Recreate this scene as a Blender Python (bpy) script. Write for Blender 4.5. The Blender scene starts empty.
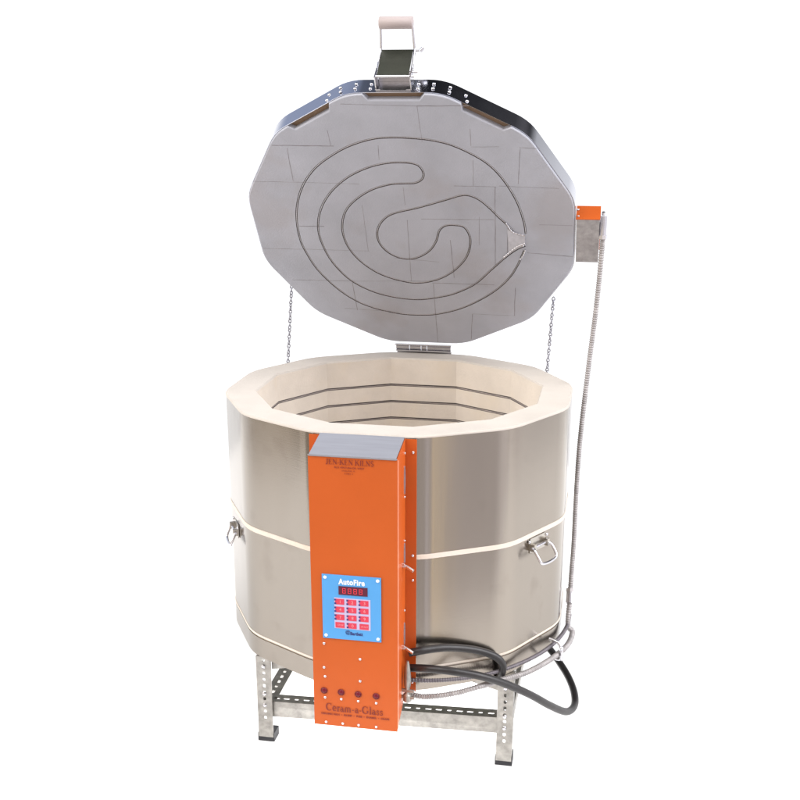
import bpy, bmesh, math, random
from mathutils import Vector, Matrix, noise
random.seed(7)
sin, cos, pi, rad = math.sin, math.cos, math.pi, math.radians
sc = bpy.context.scene
col = sc.collection
RIM = 0.812                      # height of the kiln's rim above the floor
PSI = 0.18751                    # the kiln is turned a little to the camera's left

# ------------------------------------------------------------------ helpers
def link(name, me, mats=None, parent=None, smooth=None):
    if mats:
        for m in (mats if isinstance(mats, (list, tuple)) else [mats]): me.materials.append(m)
    o = bpy.data.objects.new(name, me); col.objects.link(o)
    if parent: o.parent = parent
    if smooth is not None:
        bm = bmesh.new(); bm.from_mesh(me)
        for f in bm.faces: f.smooth = True
        for e in bm.edges:
            if len(e.link_faces) != 2 or e.calc_face_angle(9) > rad(smooth): e.smooth = False
        bm.to_mesh(me); bm.free()
    return o
def build(name, bm, mats, parent=None, smooth=None, bevel=0, segs=2):
    if bevel:
        es = [e for e in bm.edges if len(e.link_faces) == 2 and e.calc_face_angle(0) > rad(35)]
        bmesh.ops.bevel(bm, geom=es, offset=bevel, segments=segs, affect='EDGES', profile=.5, clamp_overlap=True)
    bmesh.ops.recalc_face_normals(bm, faces=bm.faces)
    me = bpy.data.meshes.new(name); bm.to_mesh(me); bm.free()
    return link(name, me, mats, parent, smooth)
def empty(name, parent=None, loc=(0, 0, 0), rz=0):
    o = bpy.data.objects.new(name, None); col.objects.link(o)
    o.location = loc; o.rotation_euler = (0, 0, rz); o.empty_display_size = .05
    if parent: o.parent = parent
    return o
def box(bm, x0, x1, y0, y1, z0, z1, M=None):
    vs = [bm.verts.new((x, y, z)) for x in (x0, x1) for y in (y0, y1) for z in (z0, z1)]
    for f in ((0,1,3,2),(4,6,7,5),(0,4,5,1),(2,3,7,6),(0,2,6,4),(1,5,7,3)): bm.faces.new([vs[i] for i in f])
    if M is not None:
        for v in vs: v.co = M @ v.co
    return vs
def poly_prism(bm, pts, fn0, fn1, mat=0):
    a = [bm.verts.new(fn0(*p)) for p in pts]; b = [bm.verts.new(fn1(*p)) for p in pts]
    n = len(pts)
    fs = [bm.faces.new(a), bm.faces.new(b[::-1])]
    for i in range(n): fs.append(bm.faces.new((a[i], b[i], b[(i+1) % n], a[(i+1) % n])))
    for f in fs: f.material_index = mat
def spline(pts, step):
    P = [Vector(p) for p in pts]; P = [2*P[0]-P[1]] + P + [2*P[-1]-P[-2]]; out = []
    for i in range(1, len(P)-2):
        a, b, c, d = P[i-1:i+3]; n = max(1, int((c-b).length/step))
        for k in range(n):
            t = k/n
            out.append(.5*((2*b)+(c-a)*t+(2*a-5*b+4*c-d)*t*t+(3*b-a-3*c+d)*t**3))
    out.append(P[-2]); return out
def sweep(bm, path, r, seg=10, cap=True, closed=False):
    n = len(path); rings = []; up = None
    for i, p in enumerate(path):
        t = (path[(i+1) % n]-path[i-1]) if closed else (path[min(i+1, n-1)]-path[max(i-1, 0)])
        t = t.normalized()
        if up is None:
            up = Vector((0, 0, 1)) if abs(t.z) < .9 else Vector((1, 0, 0))
        up = (up-t*up.dot(t)).normalized(); s = t.cross(up)
        rr = r(i) if callable(r) else r
        rings.append([bm.verts.new(p+rr*(cos(2*pi*k/seg)*up+sin(2*pi*k/seg)*s)) for k in range(seg)])
    for i in range(n if closed else n-1):
        a, b = rings[i], rings[(i+1) % n]
        for k in range(seg): bm.faces.new((a[k], a[(k+1) % seg], b[(k+1) % seg], b[k]))
    if cap and not closed:
        bm.faces.new(rings[0][::-1]); bm.faces.new(rings[-1])
def cyl(bm, a, b, r, seg=14, r2=None):
    a, b = Vector(a), Vector(b); sweep(bm, [a, b], (lambda i: (r, r2 if r2 else r)[i]), seg)
def screw_bm(bm, c, n, r=.0028, h=.0016, seg=12):
    c, n = Vector(c), Vector(n).normalized()
    prof = [(r, 0), (r, h*.35), (r*.8, h*.8), (r*.35, h)]
    path = [c+n*q for _, q in prof]; sweep(bm, path, lambda i: prof[i][0], seg)

# ------------------------------------------------------------------ materials
def mat(name, base, rough=.5, metal=0, noise_amt=0, nscale=8, bump=0, bscale=200, rvar=0, stretch=(1, 1, 1),
        spec=.5, emit=None, estr=0, stain=None, coat=0):
    m = bpy.data.materials.new(name); m.use_nodes = True; nt = m.node_tree; b = nt.nodes['Principled BSDF']
    b.inputs['Base Color'].default_value = (*base, 1); b.inputs['Roughness'].default_value = rough
    b.inputs['Metallic'].default_value = metal; b.inputs['Specular IOR Level'].default_value = spec
    b.inputs['Coat Weight'].default_value = coat; b.inputs['Coat Roughness'].default_value = .15
    if emit: b.inputs['Emission Color'].default_value = (*emit, 1); b.inputs['Emission Strength'].default_value = estr
    N = nt.nodes.new; L = nt.links.new
    tc = N('ShaderNodeTexCoord'); mp = N('ShaderNodeMapping'); mp.inputs['Scale'].default_value = stretch
    L(tc.outputs['Object'], mp.inputs['Vector'])
    last = None
    if noise_amt:
        n = N('ShaderNodeTexNoise'); n.inputs['Scale'].default_value = nscale; n.inputs['Detail'].default_value = 6
        n.inputs['Roughness'].default_value = .6
        L(mp.outputs[0], n.inputs['Vector'])
        r = N('ShaderNodeMapRange'); r.inputs['From Min'].default_value = .3; r.inputs['From Max'].default_value = .7
        r.inputs['To Min'].default_value = 1-noise_amt; r.inputs['To Max'].default_value = 1+noise_amt
        L(n.outputs['Fac'], r.inputs['Value'])
        mx = N('ShaderNodeVectorMath'); mx.operation = 'SCALE'; mx.inputs[0].default_value = base
        L(r.outputs[0], mx.inputs['Scale']); last = mx.outputs[0]; L(last, b.inputs['Base Color'])
    if stain:
        colr, amt, s, lo = stain
        n = N('ShaderNodeTexNoise'); n.inputs['Scale'].default_value = s; n.inputs['Detail'].default_value = 4
        L(tc.outputs['Object'], n.inputs['Vector'])
        r = N('ShaderNodeMapRange'); r.inputs['From Min'].default_value = lo; r.inputs['From Max'].default_value = lo+.16
        r.inputs['To Max'].default_value = amt; L(n.outputs['Fac'], r.inputs['Value'])
        mx = N('ShaderNodeMix'); mx.data_type = 'RGBA'; L(r.outputs[0], mx.inputs[0])
        if last: L(last, mx.inputs[6])
        else: mx.inputs[6].default_value = (*base, 1)
        mx.inputs[7].default_value = (*colr, 1); L(mx.outputs[2], b.inputs['Base Color'])
    if rvar:
        n = N('ShaderNodeTexNoise'); n.inputs['Scale'].default_value = nscale*1.7; n.inputs['Detail'].default_value = 5
        L(mp.outputs[0], n.inputs['Vector'])
        r = N('ShaderNodeMapRange'); r.inputs['From Min'].default_value = .3; r.inputs['From Max'].default_value = .7
        r.inputs['To Min'].default_value = max(0, rough-rvar); r.inputs['To Max'].default_value = rough+rvar
        L(n.outputs['Fac'], r.inputs['Value']); L(r.outputs[0], b.inputs['Roughness'])
    if bump:
        n = N('ShaderNodeTexNoise'); n.inputs['Scale'].default_value = bscale; n.inputs['Detail'].default_value = 5
        L(mp.outputs[0], n.inputs['Vector'])
        bp = N('ShaderNodeBump'); bp.inputs['Strength'].default_value = bump; bp.inputs['Distance'].default_value = .001
        L(n.outputs['Fac'], bp.inputs['Height']); L(bp.outputs[0], b.inputs['Normal'])
    return m
M = {}
M['steel'] = mat('brushed_stainless', (.338, .302, .262), .17, 1, .04, 3, .55, 9, .05, stretch=(1, 1, .10), stain=((.255, .22, .19), .6, 10, .60))
nt = M['steel'].node_tree; b_ = nt.nodes['Principled BSDF']      # fine horizontal brushing of the sheet
tc_ = nt.nodes.new('ShaderNodeTexCoord'); mp_ = nt.nodes.new('ShaderNodeMapping'); mp_.inputs['Scale'].default_value = (6, 6, 900)
nz_ = nt.nodes.new('ShaderNodeTexNoise'); nz_.inputs['Scale'].default_value = 1; nz_.inputs['Detail'].default_value = 3
bp_ = nt.nodes.new('ShaderNodeBump'); bp_.inputs['Strength'].default_value = .10; bp_.inputs['Distance'].default_value = .0004
nt.links.new(tc_.outputs['Object'], mp_.inputs[0]); nt.links.new(mp_.outputs[0], nz_.inputs['Vector']); nt.links.new(nz_.outputs['Fac'], bp_.inputs['Height'])
nt.links.new(b_.inputs['Normal'].links[0].from_socket, bp_.inputs['Normal']); nt.links.new(bp_.outputs[0], b_.inputs['Normal'])
b_.inputs['Anisotropic'].default_value = .9; b_.inputs['Anisotropic Rotation'].default_value = .25
tg_ = nt.nodes.new('ShaderNodeTangent'); tg_.direction_type = 'RADIAL'; tg_.axis = 'Z'; nt.links.new(tg_.outputs[0], b_.inputs['Tangent'])
M['band'] = mat('polished_stainless', (.58, .59, .65), .12, 1, .03, 6, .12, 30, .03)
M['brick'] = mat('cream_firebrick', (.67, .605, .535), .95, 0, .06, 14, .9, 200, 0, spec=.15, stain=((.68, .595, .49), .6, 9, .52))
M['rimbrick'] = mat('rim_coating', (.535, .492, .448),   .85, 0, .06, 10, .9, 180, 0, spec=.2, stain=((.555, .50, .44), .5, 7, .55))
M['lidbrick'] = mat('coated_lid_brick', (.425, .440, .500), .55, 0, .12, 5, .6, 260, .1, spec=.45, stain=((.38, .36, .38), .5, 7, .54))
M['lidcore'] = mat('brown_brick_edge', (.22, .15, .10), .9, 0, .1, 30)
M['joint'] = mat('brick_joint', (.245, .23, .25), .9, 0, .3, 40)
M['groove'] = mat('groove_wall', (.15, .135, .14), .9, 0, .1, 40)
M['coil'] = mat('element_wire', (.62, .61, .64), .35, .7, .1, 60)
M['darkcoil'] = mat('fired_element_wire', (.36, .31, .29), .6, .5, .1, 60)
M['orange'] = mat('orange_powder_coat', (.49, .092, .014), .36, 0, .045, 5, .15, 500, .04, spec=.3)
M['orange_highlight'] = mat('orange_lip_highlight', (.72, .25, .14), .35, 0, .04, 20)
M['vent'] = mat('grey_louvre', (.36, .37, .42), .4, .6, .08, 20, stretch=(.3, 4, 4))
M['galv'] = mat('galvanised_steel', (.37, .355, .33), .42, .85, .28, 45, .3, 90, .08)
M['cast'] = mat('galvanised_box', (.36, .34, .34), .55, .5, .2, 60, .4, 120)
M['chrome'] = mat('zinc_plated', (.68, .68, .72), .22, 1, .08, 40)
M['flap'] = mat('dark_olive_plate', (.035, .038, .028), .35, .3, .15, 30)
M['grip'] = mat('grey_wood_grip', (.44, .38, .375), .7, 0, .1, 12, .3, 60, stretch=(.2, 3, 3))
M['hose'] = mat('black_rubber_hose', (.017, .015, .016), .38, 0, .12, 30, .3, 150, .06)
M['foot'] = mat('black_rubber_foot', (.014, .014, .018), .5, 0, .1, 40)
M['blue'] = mat('blue_control_overlay', (.075, .31, .66), .35, 0, .03, 12)
M['white'] = mat('white_print', (.80, .82, .86), .5)
M['navy'] = mat('navy_print', (.02, .03, .16), .5)
M['disp'] = mat('display_window', (.09, .012, .035), .15, 0)
M['digit'] = mat('lit_red_segments', (.5, .02, .03), .4, emit=(1, .04, .06), estr=.9)
M['keyedge'] = mat('lilac_key_border', (.50, .45, .66), .5)
M['key'] = mat('red_membrane_key', (.60, .04, .08), .4, 0, .06, 60)
M['keytext'] = mat('pink_key_print', (.80, .33, .36), .5)
M['lamp'] = mat('dark_red_lens', (.13, .006, .016), .25, 0, spec=.3)
M['dconduit'] = mat('dark_conduit', (.15, .135, .15), .5, .5, .2, 60)
M['ink'] = mat('dark_brown_print', (.20, .022, .010), .6)
M['chain'] = mat('chain_wire', (.34, .34, .38), .35, .9, .1, 60)
M['pin'] = mat('plated_bracket', (.50, .47, .42), .28, 1)
M['floor'] = mat('white_paper', (.93, .93, .93), .9, spec=.1)

# ------------------------------------------------------------------ rounded twelve-sided outlines
def round12(R, t, seg=5, cut=0):
    """counter-clockwise outline, flats facing +-x and +-y; t = length rounded off each side"""
    pts = []; V = [(R*cos(rad(15+30*k)), R*sin(rad(15+30*k))) for k in range(12)]
    if t <= 0: return V
    for k in range(12):
        v = Vector(V[k]); a = (Vector(V[k-1])-v).normalized(); b = (Vector(V[(k+1) % 12])-v).normalized()
        p, q = v+a*t, v+b*t
        for i in range(seg+1):
            s = i/seg; pts.append(tuple((1-s)**2*p+2*s*(1-s)*v+s*s*q))
    return pts
def shell(bm, prof, outline, mats=None):
    """prof: list of (offset inwards, z); closed loop swept round the outline"""
    rings = []
    for off, z, R, t in prof:
        rings.append([bm.verts.new((x, y, z+RIM)) for x, y in outline(R, t)])
    n = len(rings[0])
    for i in range(len(rings)):
        a, b = rings[i], rings[(i+1) % len(rings)]
        for k in range(n):
            f = bm.faces.new((a[k], a[(k+1) % n], b[(k+1) % n], b[k]))
            if mats: f.material_index = mats[i]

kiln = empty('kiln', None, (0, 0, 0), -PSI)
kiln['label'] = 'stainless steel kiln with open lid and orange control box, standing on a slotted stand'
kiln['category'] = 'kiln'
R = .42; T = .042; TL = .034; RI = .3432

def jacket(name, z0, z1, rr=R):
    bm = bmesh.new()
    prof = [(0, z1, rr, T), (0, z0, rr, T), (0, z0, rr-.0025, T), (0, z1, rr-.0025, T)]
    shell(bm, prof, lambda r, t: round12(r, t))
    return build(name, bm, M['steel'], kiln, smooth=30)
jk = [jacket('steel_jacket', -.2625, -.0045), jacket('steel_jacket', -.5270, -.2725), jacket('steel_jacket', -.584, -.5365)]
jk[0]['label'] = 'upper steel jacket'; jk[1]['label'] = 'lower steel jacket'; jk[2]['label'] = 'shallow steel jacket of the base slab'
# vertical folded seam and pop rivets of the jackets
# brick rings: outer outline rounded, inner one sharp; both have 72 points so they can be bridged
def brick_ring(name, z0, z1, m, grooves):
    bm = bmesh.new(); seg = 5
    def outer(r, z): return [bm.verts.new((x, y, z+RIM)) for x, y in round12(r, T, seg)]
    def inner(r, z): return [bm.verts.new((x, y, z+RIM)) for x, y in round12(r, .0008, seg)]
    rings = [outer(R+.0010, z1), outer(R+.0010, z1-.0058), outer(R-.0045, z1-.0062), outer(R-.0045, z0+.0052), outer(R+.0010, z0+.0048), outer(R+.0010, z0), inner(RI, z0)] if m != 'rimbrick' else \
            [outer(R+.0006, z1-.003), outer(R+.0006, z1-.0055), outer(R-.0045, z1-.0055), outer(R-.0045, z0+.0052), outer(R+.0010, z0+.0048), outer(R+.0010, z0), inner(RI, z0)]
    tag = [0]*(len(rings))
    for g in sorted(grooves):
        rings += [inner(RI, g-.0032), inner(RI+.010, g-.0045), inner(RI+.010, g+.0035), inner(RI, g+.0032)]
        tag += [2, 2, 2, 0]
    if m == 'rimbrick': rings += [inner(RI, z1-.004), inner(RI+.003, z1), outer(R-.0015, z1)]; tag += [0, 1, 1]
    else: rings += [inner(RI, z1)]; tag += [0]
    tag[-1] = 1
    n = 12*(seg+1)
    for i in range(len(rings)):
        a, b = rings[i], rings[(i+1) % len(rings)]
        for k in range(n):
            f = bm.faces.new((a[k], a[(k+1) % n], b[(k+1) % n], b[k]))
            src = tag[i]
            zz = [v.co.z-RIM for v in f.verts]; rr = [Vector((v.co.x, v.co.y)).length for v in f.verts]
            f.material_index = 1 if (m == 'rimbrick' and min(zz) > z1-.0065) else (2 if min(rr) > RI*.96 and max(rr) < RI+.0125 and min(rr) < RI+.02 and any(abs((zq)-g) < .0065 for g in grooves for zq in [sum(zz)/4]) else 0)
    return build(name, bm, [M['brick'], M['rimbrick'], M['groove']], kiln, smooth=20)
G1 = [-.0745, -.1205, -.1665, -.2125]; G2 = [-.3125, -.3585, -.4045, -.4505]
b1 = brick_ring('firebrick_wall', -.2675, 0, 'rimbrick', G1); b1['label'] = 'upper ring of cream firebrick with a flat rim'
b2 = brick_ring('firebrick_wall', -.532, -.2675, 'brick', G2); b2['label'] = 'lower ring of cream firebrick'
bm = bmesh.new()
poly_prism(bm, round12(R-.0045, T), lambda x, y: (x, y, -.5322+RIM), lambda x, y: (x, y, -.5825+RIM))
build('base_slab', bm, M['brick'], kiln, smooth=20)
M['underside'] = mat('dark_underside_sheet', (.085, .085, .07), .7, .3, .15, 20)  # unseen dark sheet added under the slab so the stand's shelves reflect dark
bm = bmesh.new()
poly_prism(bm, round12(R-.008, T), lambda x, y: (x, y, -.5830+RIM), lambda x, y: (x, y, -.5850+RIM))
build('added_dark_underside', bm, M['underside'], kiln, smooth=20)
# heating elements lying in the wall grooves
for g in G1+G2:
    bm = bmesh.new(); V = [Vector(((RI+.004)*cos(rad(15+30*k)), (RI+.004)*sin(rad(15+30*k)), g-.0016+RIM)) for k in range(12)]
    path = []
    for k in range(12):
        for i in range(8): path.append(V[k].lerp(V[(k+1) % 12], i/8))
    sweep(bm, path, .0020, 8, closed=True)
    build('heating_element', bm, M['darkcoil'], kiln, smooth=60)
# ------------------------------------------------------------------ lid
B0 = .62664; Y0 = .3698; H0 = .0352; RL = .4044
def LID(u, v, w=0.):
    return Vector((u, Y0-v*sin(B0)+w*cos(B0), H0+v*cos(B0)+w*sin(B0)+RIM))
NL = Vector((0, cos(B0), sin(B0))); VL = Vector((0, -sin(B0), cos(B0))); UL = Vector((1, 0, 0))
LM = Matrix(((1, 0, 0, 0), (0, -sin(B0), cos(B0), 0), (0, cos(B0), sin(B0), 0), (0, 0, 0, 1)))
LM.translation = LID(0, 0, 0)
CV = RL*cos(rad(15))
lid = empty('lid', kiln, (0, 0, 0)); lid['label'] = 'thick twelve-sided lid standing open on its hinge'
def lid_outline(r, t, notch=0):
    """round outline around (0, CV); with notch the three upper sides step inwards"""
    base = [(x, y+CV) for x, y in round12(r, t)]
    if not notch: return base
    out = []
    V = [Vector((r*cos(rad(15+30*k)), r*sin(rad(15+30*k))+CV)) for k in range(12)]
    base_it = iter(base)
    grp = [base[i*6:(i+1)*6] for i in range(12)]
    for k in range(12):
        out += grp[k]
        # side k runs from vertex k to k+1 ; its outward normal points at angle 30+30k
        na = 30+30*k
        if na in (60, 90, 120):
            a, b = V[k], V[(k+1) % 12]; d = (b-a).normalized(); n = Vector((cos(rad(na)), sin(rad(na))))
            mid = (a+b)/2; h = .068 if na == 90 else .061; s = 0.004 if na == 120 else (-.004 if na == 60 else 0)
            mid = mid+d*s
            out += [tuple(mid-d*h), tuple(mid-d*(h-.011)-n*notch), tuple(mid+d*(h-.011)-n*notch), tuple(mid+d*h)]
    return out
def brick_plate(w0, w1, notch):
    bm = bmesh.new(); pts = lid_outline(RL-.001, TL, notch)
    poly_prism(bm, pts, lambda u, v: LID(u, v, w0), lambda u, v: LID(u, v, w1))
    return bm
A1 = [(0.2765,0.3943),(0.2725,0.4313),(0.2607,0.4823),(0.2435,0.5259),(0.22,0.5683),(0.1921,0.6015),(0.1554,0.6285),(0.1121,0.6512),(0.0682,0.6629),(0.0236,0.6678),(-0.017,0.6688),(-0.0609,0.6644),(-0.1165,0.6447),(-0.1681,0.6134),(-0.2124,0.5757),(-0.248,0.5252),(-0.2704,0.4701),(-0.2815,0.4134),(-0.2825,0.355),(-0.2737,0.3119),(-0.2564,0.2612),(-0.2232,0.2063),(-0.1821,0.1612),(-0.1329,0.1305),(-0.0605,0.1098),(-0.0021,0.107),(0.0461,0.114),(0.0997,0.1342),(0.1507,0.1656),(0.1984,0.2066),(0.2324,0.2493),(0.2533,0.2905),(0.2715,0.3402)]
A2 = [(0.2746,0.3755),(0.2534,0.3843),(0.24,0.412),(0.2151,0.442),(0.1951,0.4688),(0.1707,0.4951),(0.1458,0.5078),(0.1247,0.5059),(0.1006,0.4965),(0.0271,0.4694),(-0.0326,0.4511),(-0.0617,0.4318),(-0.0816,0.3998),(-0.0848,0.3644),(-0.0712,0.3321),(-0.0435,0.3098),(-0.0113,0.3042),(0.0174,0.3152),(0.0417,0.3358),(0.059,0.3656),(0.069,0.3977),(0.0848,0.4139),(0.1089,0.4165),(0.1316,0.409),(0.1425,0.3746),(0.1349,0.3291),(0.1153,0.2921),(0.0828,0.2571),(0.0428,0.2331),(-0.0068,0.2224),(-0.0597,0.2342),(-0.1035,0.2567),(-0.142,0.2962),(-0.1655,0.3455),(-0.1699,0.4005),(-0.1548,0.4512),(-0.1248,0.4886),(-0.0821,0.5195),(-0.0371,0.5365),(-0.0013,0.5401),(0.0247,0.542),(0.0422,0.5539),(0.0464,0.574),(0.0344,0.5937),(0.0051,0.6003),(-0.0417,0.5968),(-0.0906,0.5805),(-0.1399,0.5508),(-0.1855,0.5055),(-0.2163,0.4528),(-0.231,0.3956),(-0.2276,0.3402),(-0.211,0.2836),(-0.1775,0.2294),(-0.1301,0.1924),(-0.0747,0.1715),(-0.0074,0.1637),(0.0535,0.1754),(0.0959,0.1916),(0.1463,0.2252),(0.1888,0.2747),(0.2274,0.3192),(0.2523,0.3428),(0.2742,0.3564)]
def groove_path(A, w, step=.006): return spline([LID(u, v, w) for u, v in A], step)
# the face is triangulated round the two channels, which are then sunk into the brick
from mathutils.geometry import delaunay_2d_cdt
HW = .0026
def ribbon(A):
    P = [Vector((p.x, p.y)) for p in spline([(u, v, 0) for u, v in A], .004)]; Lf, Rt = [], []
    for i, p in enumerate(P):
        t = (P[min(i+1, len(P)-1)]-P[max(i-1, 0)]).normalized(); nn = Vector((-t.y, t.x))*HW
        Lf.append(p+nn); Rt.append(p-nn)
    return Lf, Rt
outl = lid_outline(RL-.0026, TL, .0150); outb = lid_outline(RL-.0008, TL, .0140)
vv = [Vector(p) for p in outl]; ff = [list(range(len(outl)))]; ribs = [ribbon(A1), ribbon(A2)]
for Lf, Rt in ribs:
    loop = Rt+Lf[::-1]; ff.append(list(range(len(vv), len(vv)+len(loop)))); vv += loop
ov, oe, of, o1, o2, o3 = delaunay_2d_cdt(vv, [], ff, 1, 1e-6)
bm = bmesh.new(); bv = [bm.verts.new(LID(p.x, p.y, 0)) for p in ov]
for f, src in zip(of, o3):
    if any(q in (1, 2) for q in src): continue
    bm.faces.new([bv[q] for q in f])
for Lf, Rt in ribs:
    prof = []
    for a, b in zip(Lf, Rt):
        prof.append([bm.verts.new(LID(a.x, a.y, 0)), bm.verts.new(LID(a.x, a.y, .0075)), bm.verts.new(LID(b.x, b.y, .0075)), bm.verts.new(LID(b.x, b.y, 0))])
    for q in range(len(prof)-1):
        for k in range(3):
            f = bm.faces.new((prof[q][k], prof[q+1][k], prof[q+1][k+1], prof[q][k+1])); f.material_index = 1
    for q in (0, -1): bm.faces.new(prof[q]).material_index = 1
a = [bm.verts.new(LID(u, v, 0)) for u, v in outl]; b = [bm.verts.new(LID(u, v, .0018)) for u, v in outb]; c = [bm.verts.new(LID(u, v, .0135)) for u, v in outb]
for k in range(len(outl)):
    k2 = (k+1) % len(a); bm.faces.new((a[k], a[k2], b[k2], b[k])); bm.faces.new((b[k], b[k2], c[k2], c[k]))
me = bpy.data.meshes.new('lid_brick'); bm.to_mesh(me); bm.free()
plate = link('lid_brick', me, [M['lidbrick'], M['groove'], M['joint']], lid)
for A in (A1, A2):
    bm = bmesh.new(); P = groove_path(A, .0019, .002)
    sweep(bm, P, lambda i: .0013+.0003*sin(i*2.1), 8)
    build('heating_element', bm, M['coil'], lid, smooth=60)
bm = brick_plate(.0137, .0460, 0)
build('insulation_core', bm, M['lidcore'], lid)
# scored joints between the bricks of the lid
J = [[(-.298,.6457),(-.1514,.6443)],[(-.263,.6376),(-.2667,.5427)],[(-.1607,.6878),(-.1584,.6442)],[(-.3701,.5408),(-.2526,.54)],[(-.2526,.54),(-.1084,.5367)],[(-.0492,.6481),(-.0521,.6065)],[(.0498,.7517),(.1628,.7521)],[(.0498,.7517),(.0519,.6573)],[(.1615,.6929),(.161,.6476)],[(.1608,.6449),(.223,.6456)],[(.267,.6434),(.312,.6417)],[(.2692,.6407),(.2623,.5435)],[(.115,.535),(.2118,.5339)],[(.1633,.6094),(.159,.5358)],[(.2095,.5339),(.1994,.2918)],[(.2188,.5369),(.3547,.5309)],[(-.386,.328),(-.2759,.3286)],[(-.2733,.3287),(-.1122,.3274)],[(-.1099,.4738),(-.1148,.3273)],[(.0286,.4341),(.203,.4356)],[(-.0048,.5298),(-.0057,.4762)],[(-.0058,.4301),(-.0165,.2289)],[(-.1732,.2225),(.0555,.2319)],[(-.1711,.2191),(-.1723,.1174)],[(-.2066,.1232),(-.0607,.115)],[(.0936,.3699),(.0944,.2438)],[(.037,.2242),(.1941,.2238)],[(.0392,.2208),(.0325,.004)],[(.1325,.1175),(.1236,.0212)],[(.1325,.1175),(.2436,.1157)],[(.2464,.2156),(.241,.1156)],[(.2786,.334),(.388,.3249)],[(.168,.4439),(.1633,.356)],[(.2356,.4211),(.2301,.3291)],[(-.2776,.4039),(-.2142,.4056)],[(.3084,.4231),(.386,.4224)],[(-.0515,.3062),(.0608,.2968)],[(-.12,.7566),(.0498,.7517)],[(-.33,.2215),(-.1732,.2225)]]
bm = bmesh.new()
for (a, b) in J:
    a = Vector(a); b = Vector(b); d = (b-a).normalized(); s = Vector((-d.y, d.x)); n = max(2, int((b-a).length/.01)); row = []
    W = random.choice((.0005, .0008, .0010, .0006))
    for i in range(n+1):
        c = a.lerp(b, i/n)+s*.0008*noise.noise(Vector((a.x*40+i*.35, a.y*40, 0)))
        w = W*(.7+.6*abs(noise.noise(Vector((i*.4, a.x*30, 3)))))
        row.append((bm.verts.new(LID(*(c+s*w), -.0002)), bm.verts.new(LID(*(c-s*w), -.0002))))
    for i in range(n): bm.faces.new((row[i][0], row[i+1][0], row[i+1][1], row[i][1]))
for f in bm.faces: f.material_index = 2
bm.from_mesh(plate.data)      # the joints are part of the brick face
bm.to_mesh(plate.data); bm.free()
# pale plug where the elements leave the lid
bm = bmesh.new()
poly_prism(bm, [(.2330,.4090),(.2480,.3990),(.2740,.3920),(.2742,.3600),(.2500,.3440),(.2340,.3340)], lambda u, v: LID(u, v, -.0012), lambda u, v: LID(u, v, .0010))
build('element_plug', bm, mat('pale_plug', (.52, .52, .57), .6, 0, .15, 60), lid, bevel=.0006)
bm = bmesh.new()
for pts in ([(.2300,.4290),(.2400,.4080),(.2480,.3990),(.2745,.3890)], [(.2746,.3655),(.2540,.3530),(.2360,.3350),(.2200,.3170)], [(.2746,.3450),(.2680,.3250),(.2600,.3120)]):
    P = spline([LID(u, v, -.0016) for u, v in pts], .002)
    sweep(bm, P, lambda i: .0020+.0007*sin(i*1.7), 8)
build('element_tail', bm, M['chrome'], lid, smooth=60)
bm = bmesh.new(); screw_bm(bm, LID(.268, .3585, -.001), -NL, .004, .003)
for u, v in ((-.372, .437), ): pass
build('terminal_screw', bm, M['chrome'], lid, smooth=50)
# small dark burn mark at the left of the face
# steel band round the lid
bm = bmesh.new(); rr = []
for off, w in ((.0016, .0050), (.0016, .0500), (.0001, .0500), (.0001, .0050)):
    rr.append([bm.verts.new(LID(u, v, w)) for u, v in lid_outline(RL+off, TL)])
n = len(rr[0])
for i in range(4):
    a, b = rr[i], rr[(i+1) % 4]
    for k in range(n): bm.faces.new((a[k], a[(k+1) % n], b[(k+1) % n], b[k]))
build('steel_band', bm, M['band'], lid, smooth=20)
bm = bmesh.new()
poly_prism(bm, lid_outline(RL-.0008, TL), lambda u, v: LID(u, v, .0465), lambda u, v: LID(u, v, .0488))
build('back_sheet', bm, M['galv'], lid)
# rivets on the band next to the handle
def rim_pt(na, s, w, out=.0045):
    """point on side with outward direction na (deg), s along the side, w across the band"""
    n = Vector((cos(rad(na)), sin(rad(na)))); d = Vector((-n.y, n.x))
    p = n*((RL+.0016)*cos(rad(15)))+d*s+Vector((0, CV)); return LID(p.x, p.y, w)
def rim_n(na): n = Vector((cos(rad(na)), sin(rad(na)), 0)); return UL*n.x+VL*n.y
for na, s, w in ((90, .052, .018), (90, .052, .034), (90, -.052, .018), (90, -.052, .034), (90, -.085, .018), (90, -.085, .034), (60, .088, .018), (60, .088, .034),
                 (90, .086, .018), (90, .086, .034), (120, -.088, .018), (120, -.084, .036), (60, .045, .015), (60, .050, .032), (120, -.050, .015), (120, -.052, .034)):
    bm = bmesh.new(); screw_bm(bm, rim_pt(na, s, w), rim_n(na), .0038, .003, 12)
    build('rivet', bm, M['chrome'], lid, smooth=50)
# lower hem of the band in front of the handle
# ---- lid handle
def LB(bm, u0, u1, v0, v1, w0, w1):
    vs = box(bm, u0, u1, v0, v1, w0, w1)
    for v in vs: v.co = LID(*v.co)
VT = 2*CV+.0018
bm = bmesh.new()
LB(bm, -.0385, .0385, VT, VT+.0022, .008, .048)            # foot plate
for s in (-1, 1): LB(bm, s*.0385-.0012, s*.0385+.0012, VT+.0023, VT+.032, .012, .046)   # cheeks
cyl(bm, LID(-.042, VT+.027, .022), LID(.046, VT+.027, .022), .0028, 10)
LB(bm, -.0365, .0365, VT+.0024, VT+.026, .040, .0425)
for s in (-1, 1): LB(bm, s*.034-.006, s*.034+.006, VT+.0024, VT+.0040, .009, .020)
hbr = build('handle_bracket', bm, M['chrome'], lid, bevel=.0004, segs=1)
bm = bmesh.new()
a = Vector((VT+.028, .024)); b = Vector((.822, .100))
n2 = Vector((-(b-a).y, (b-a).x)).normalized()*.0013
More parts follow.
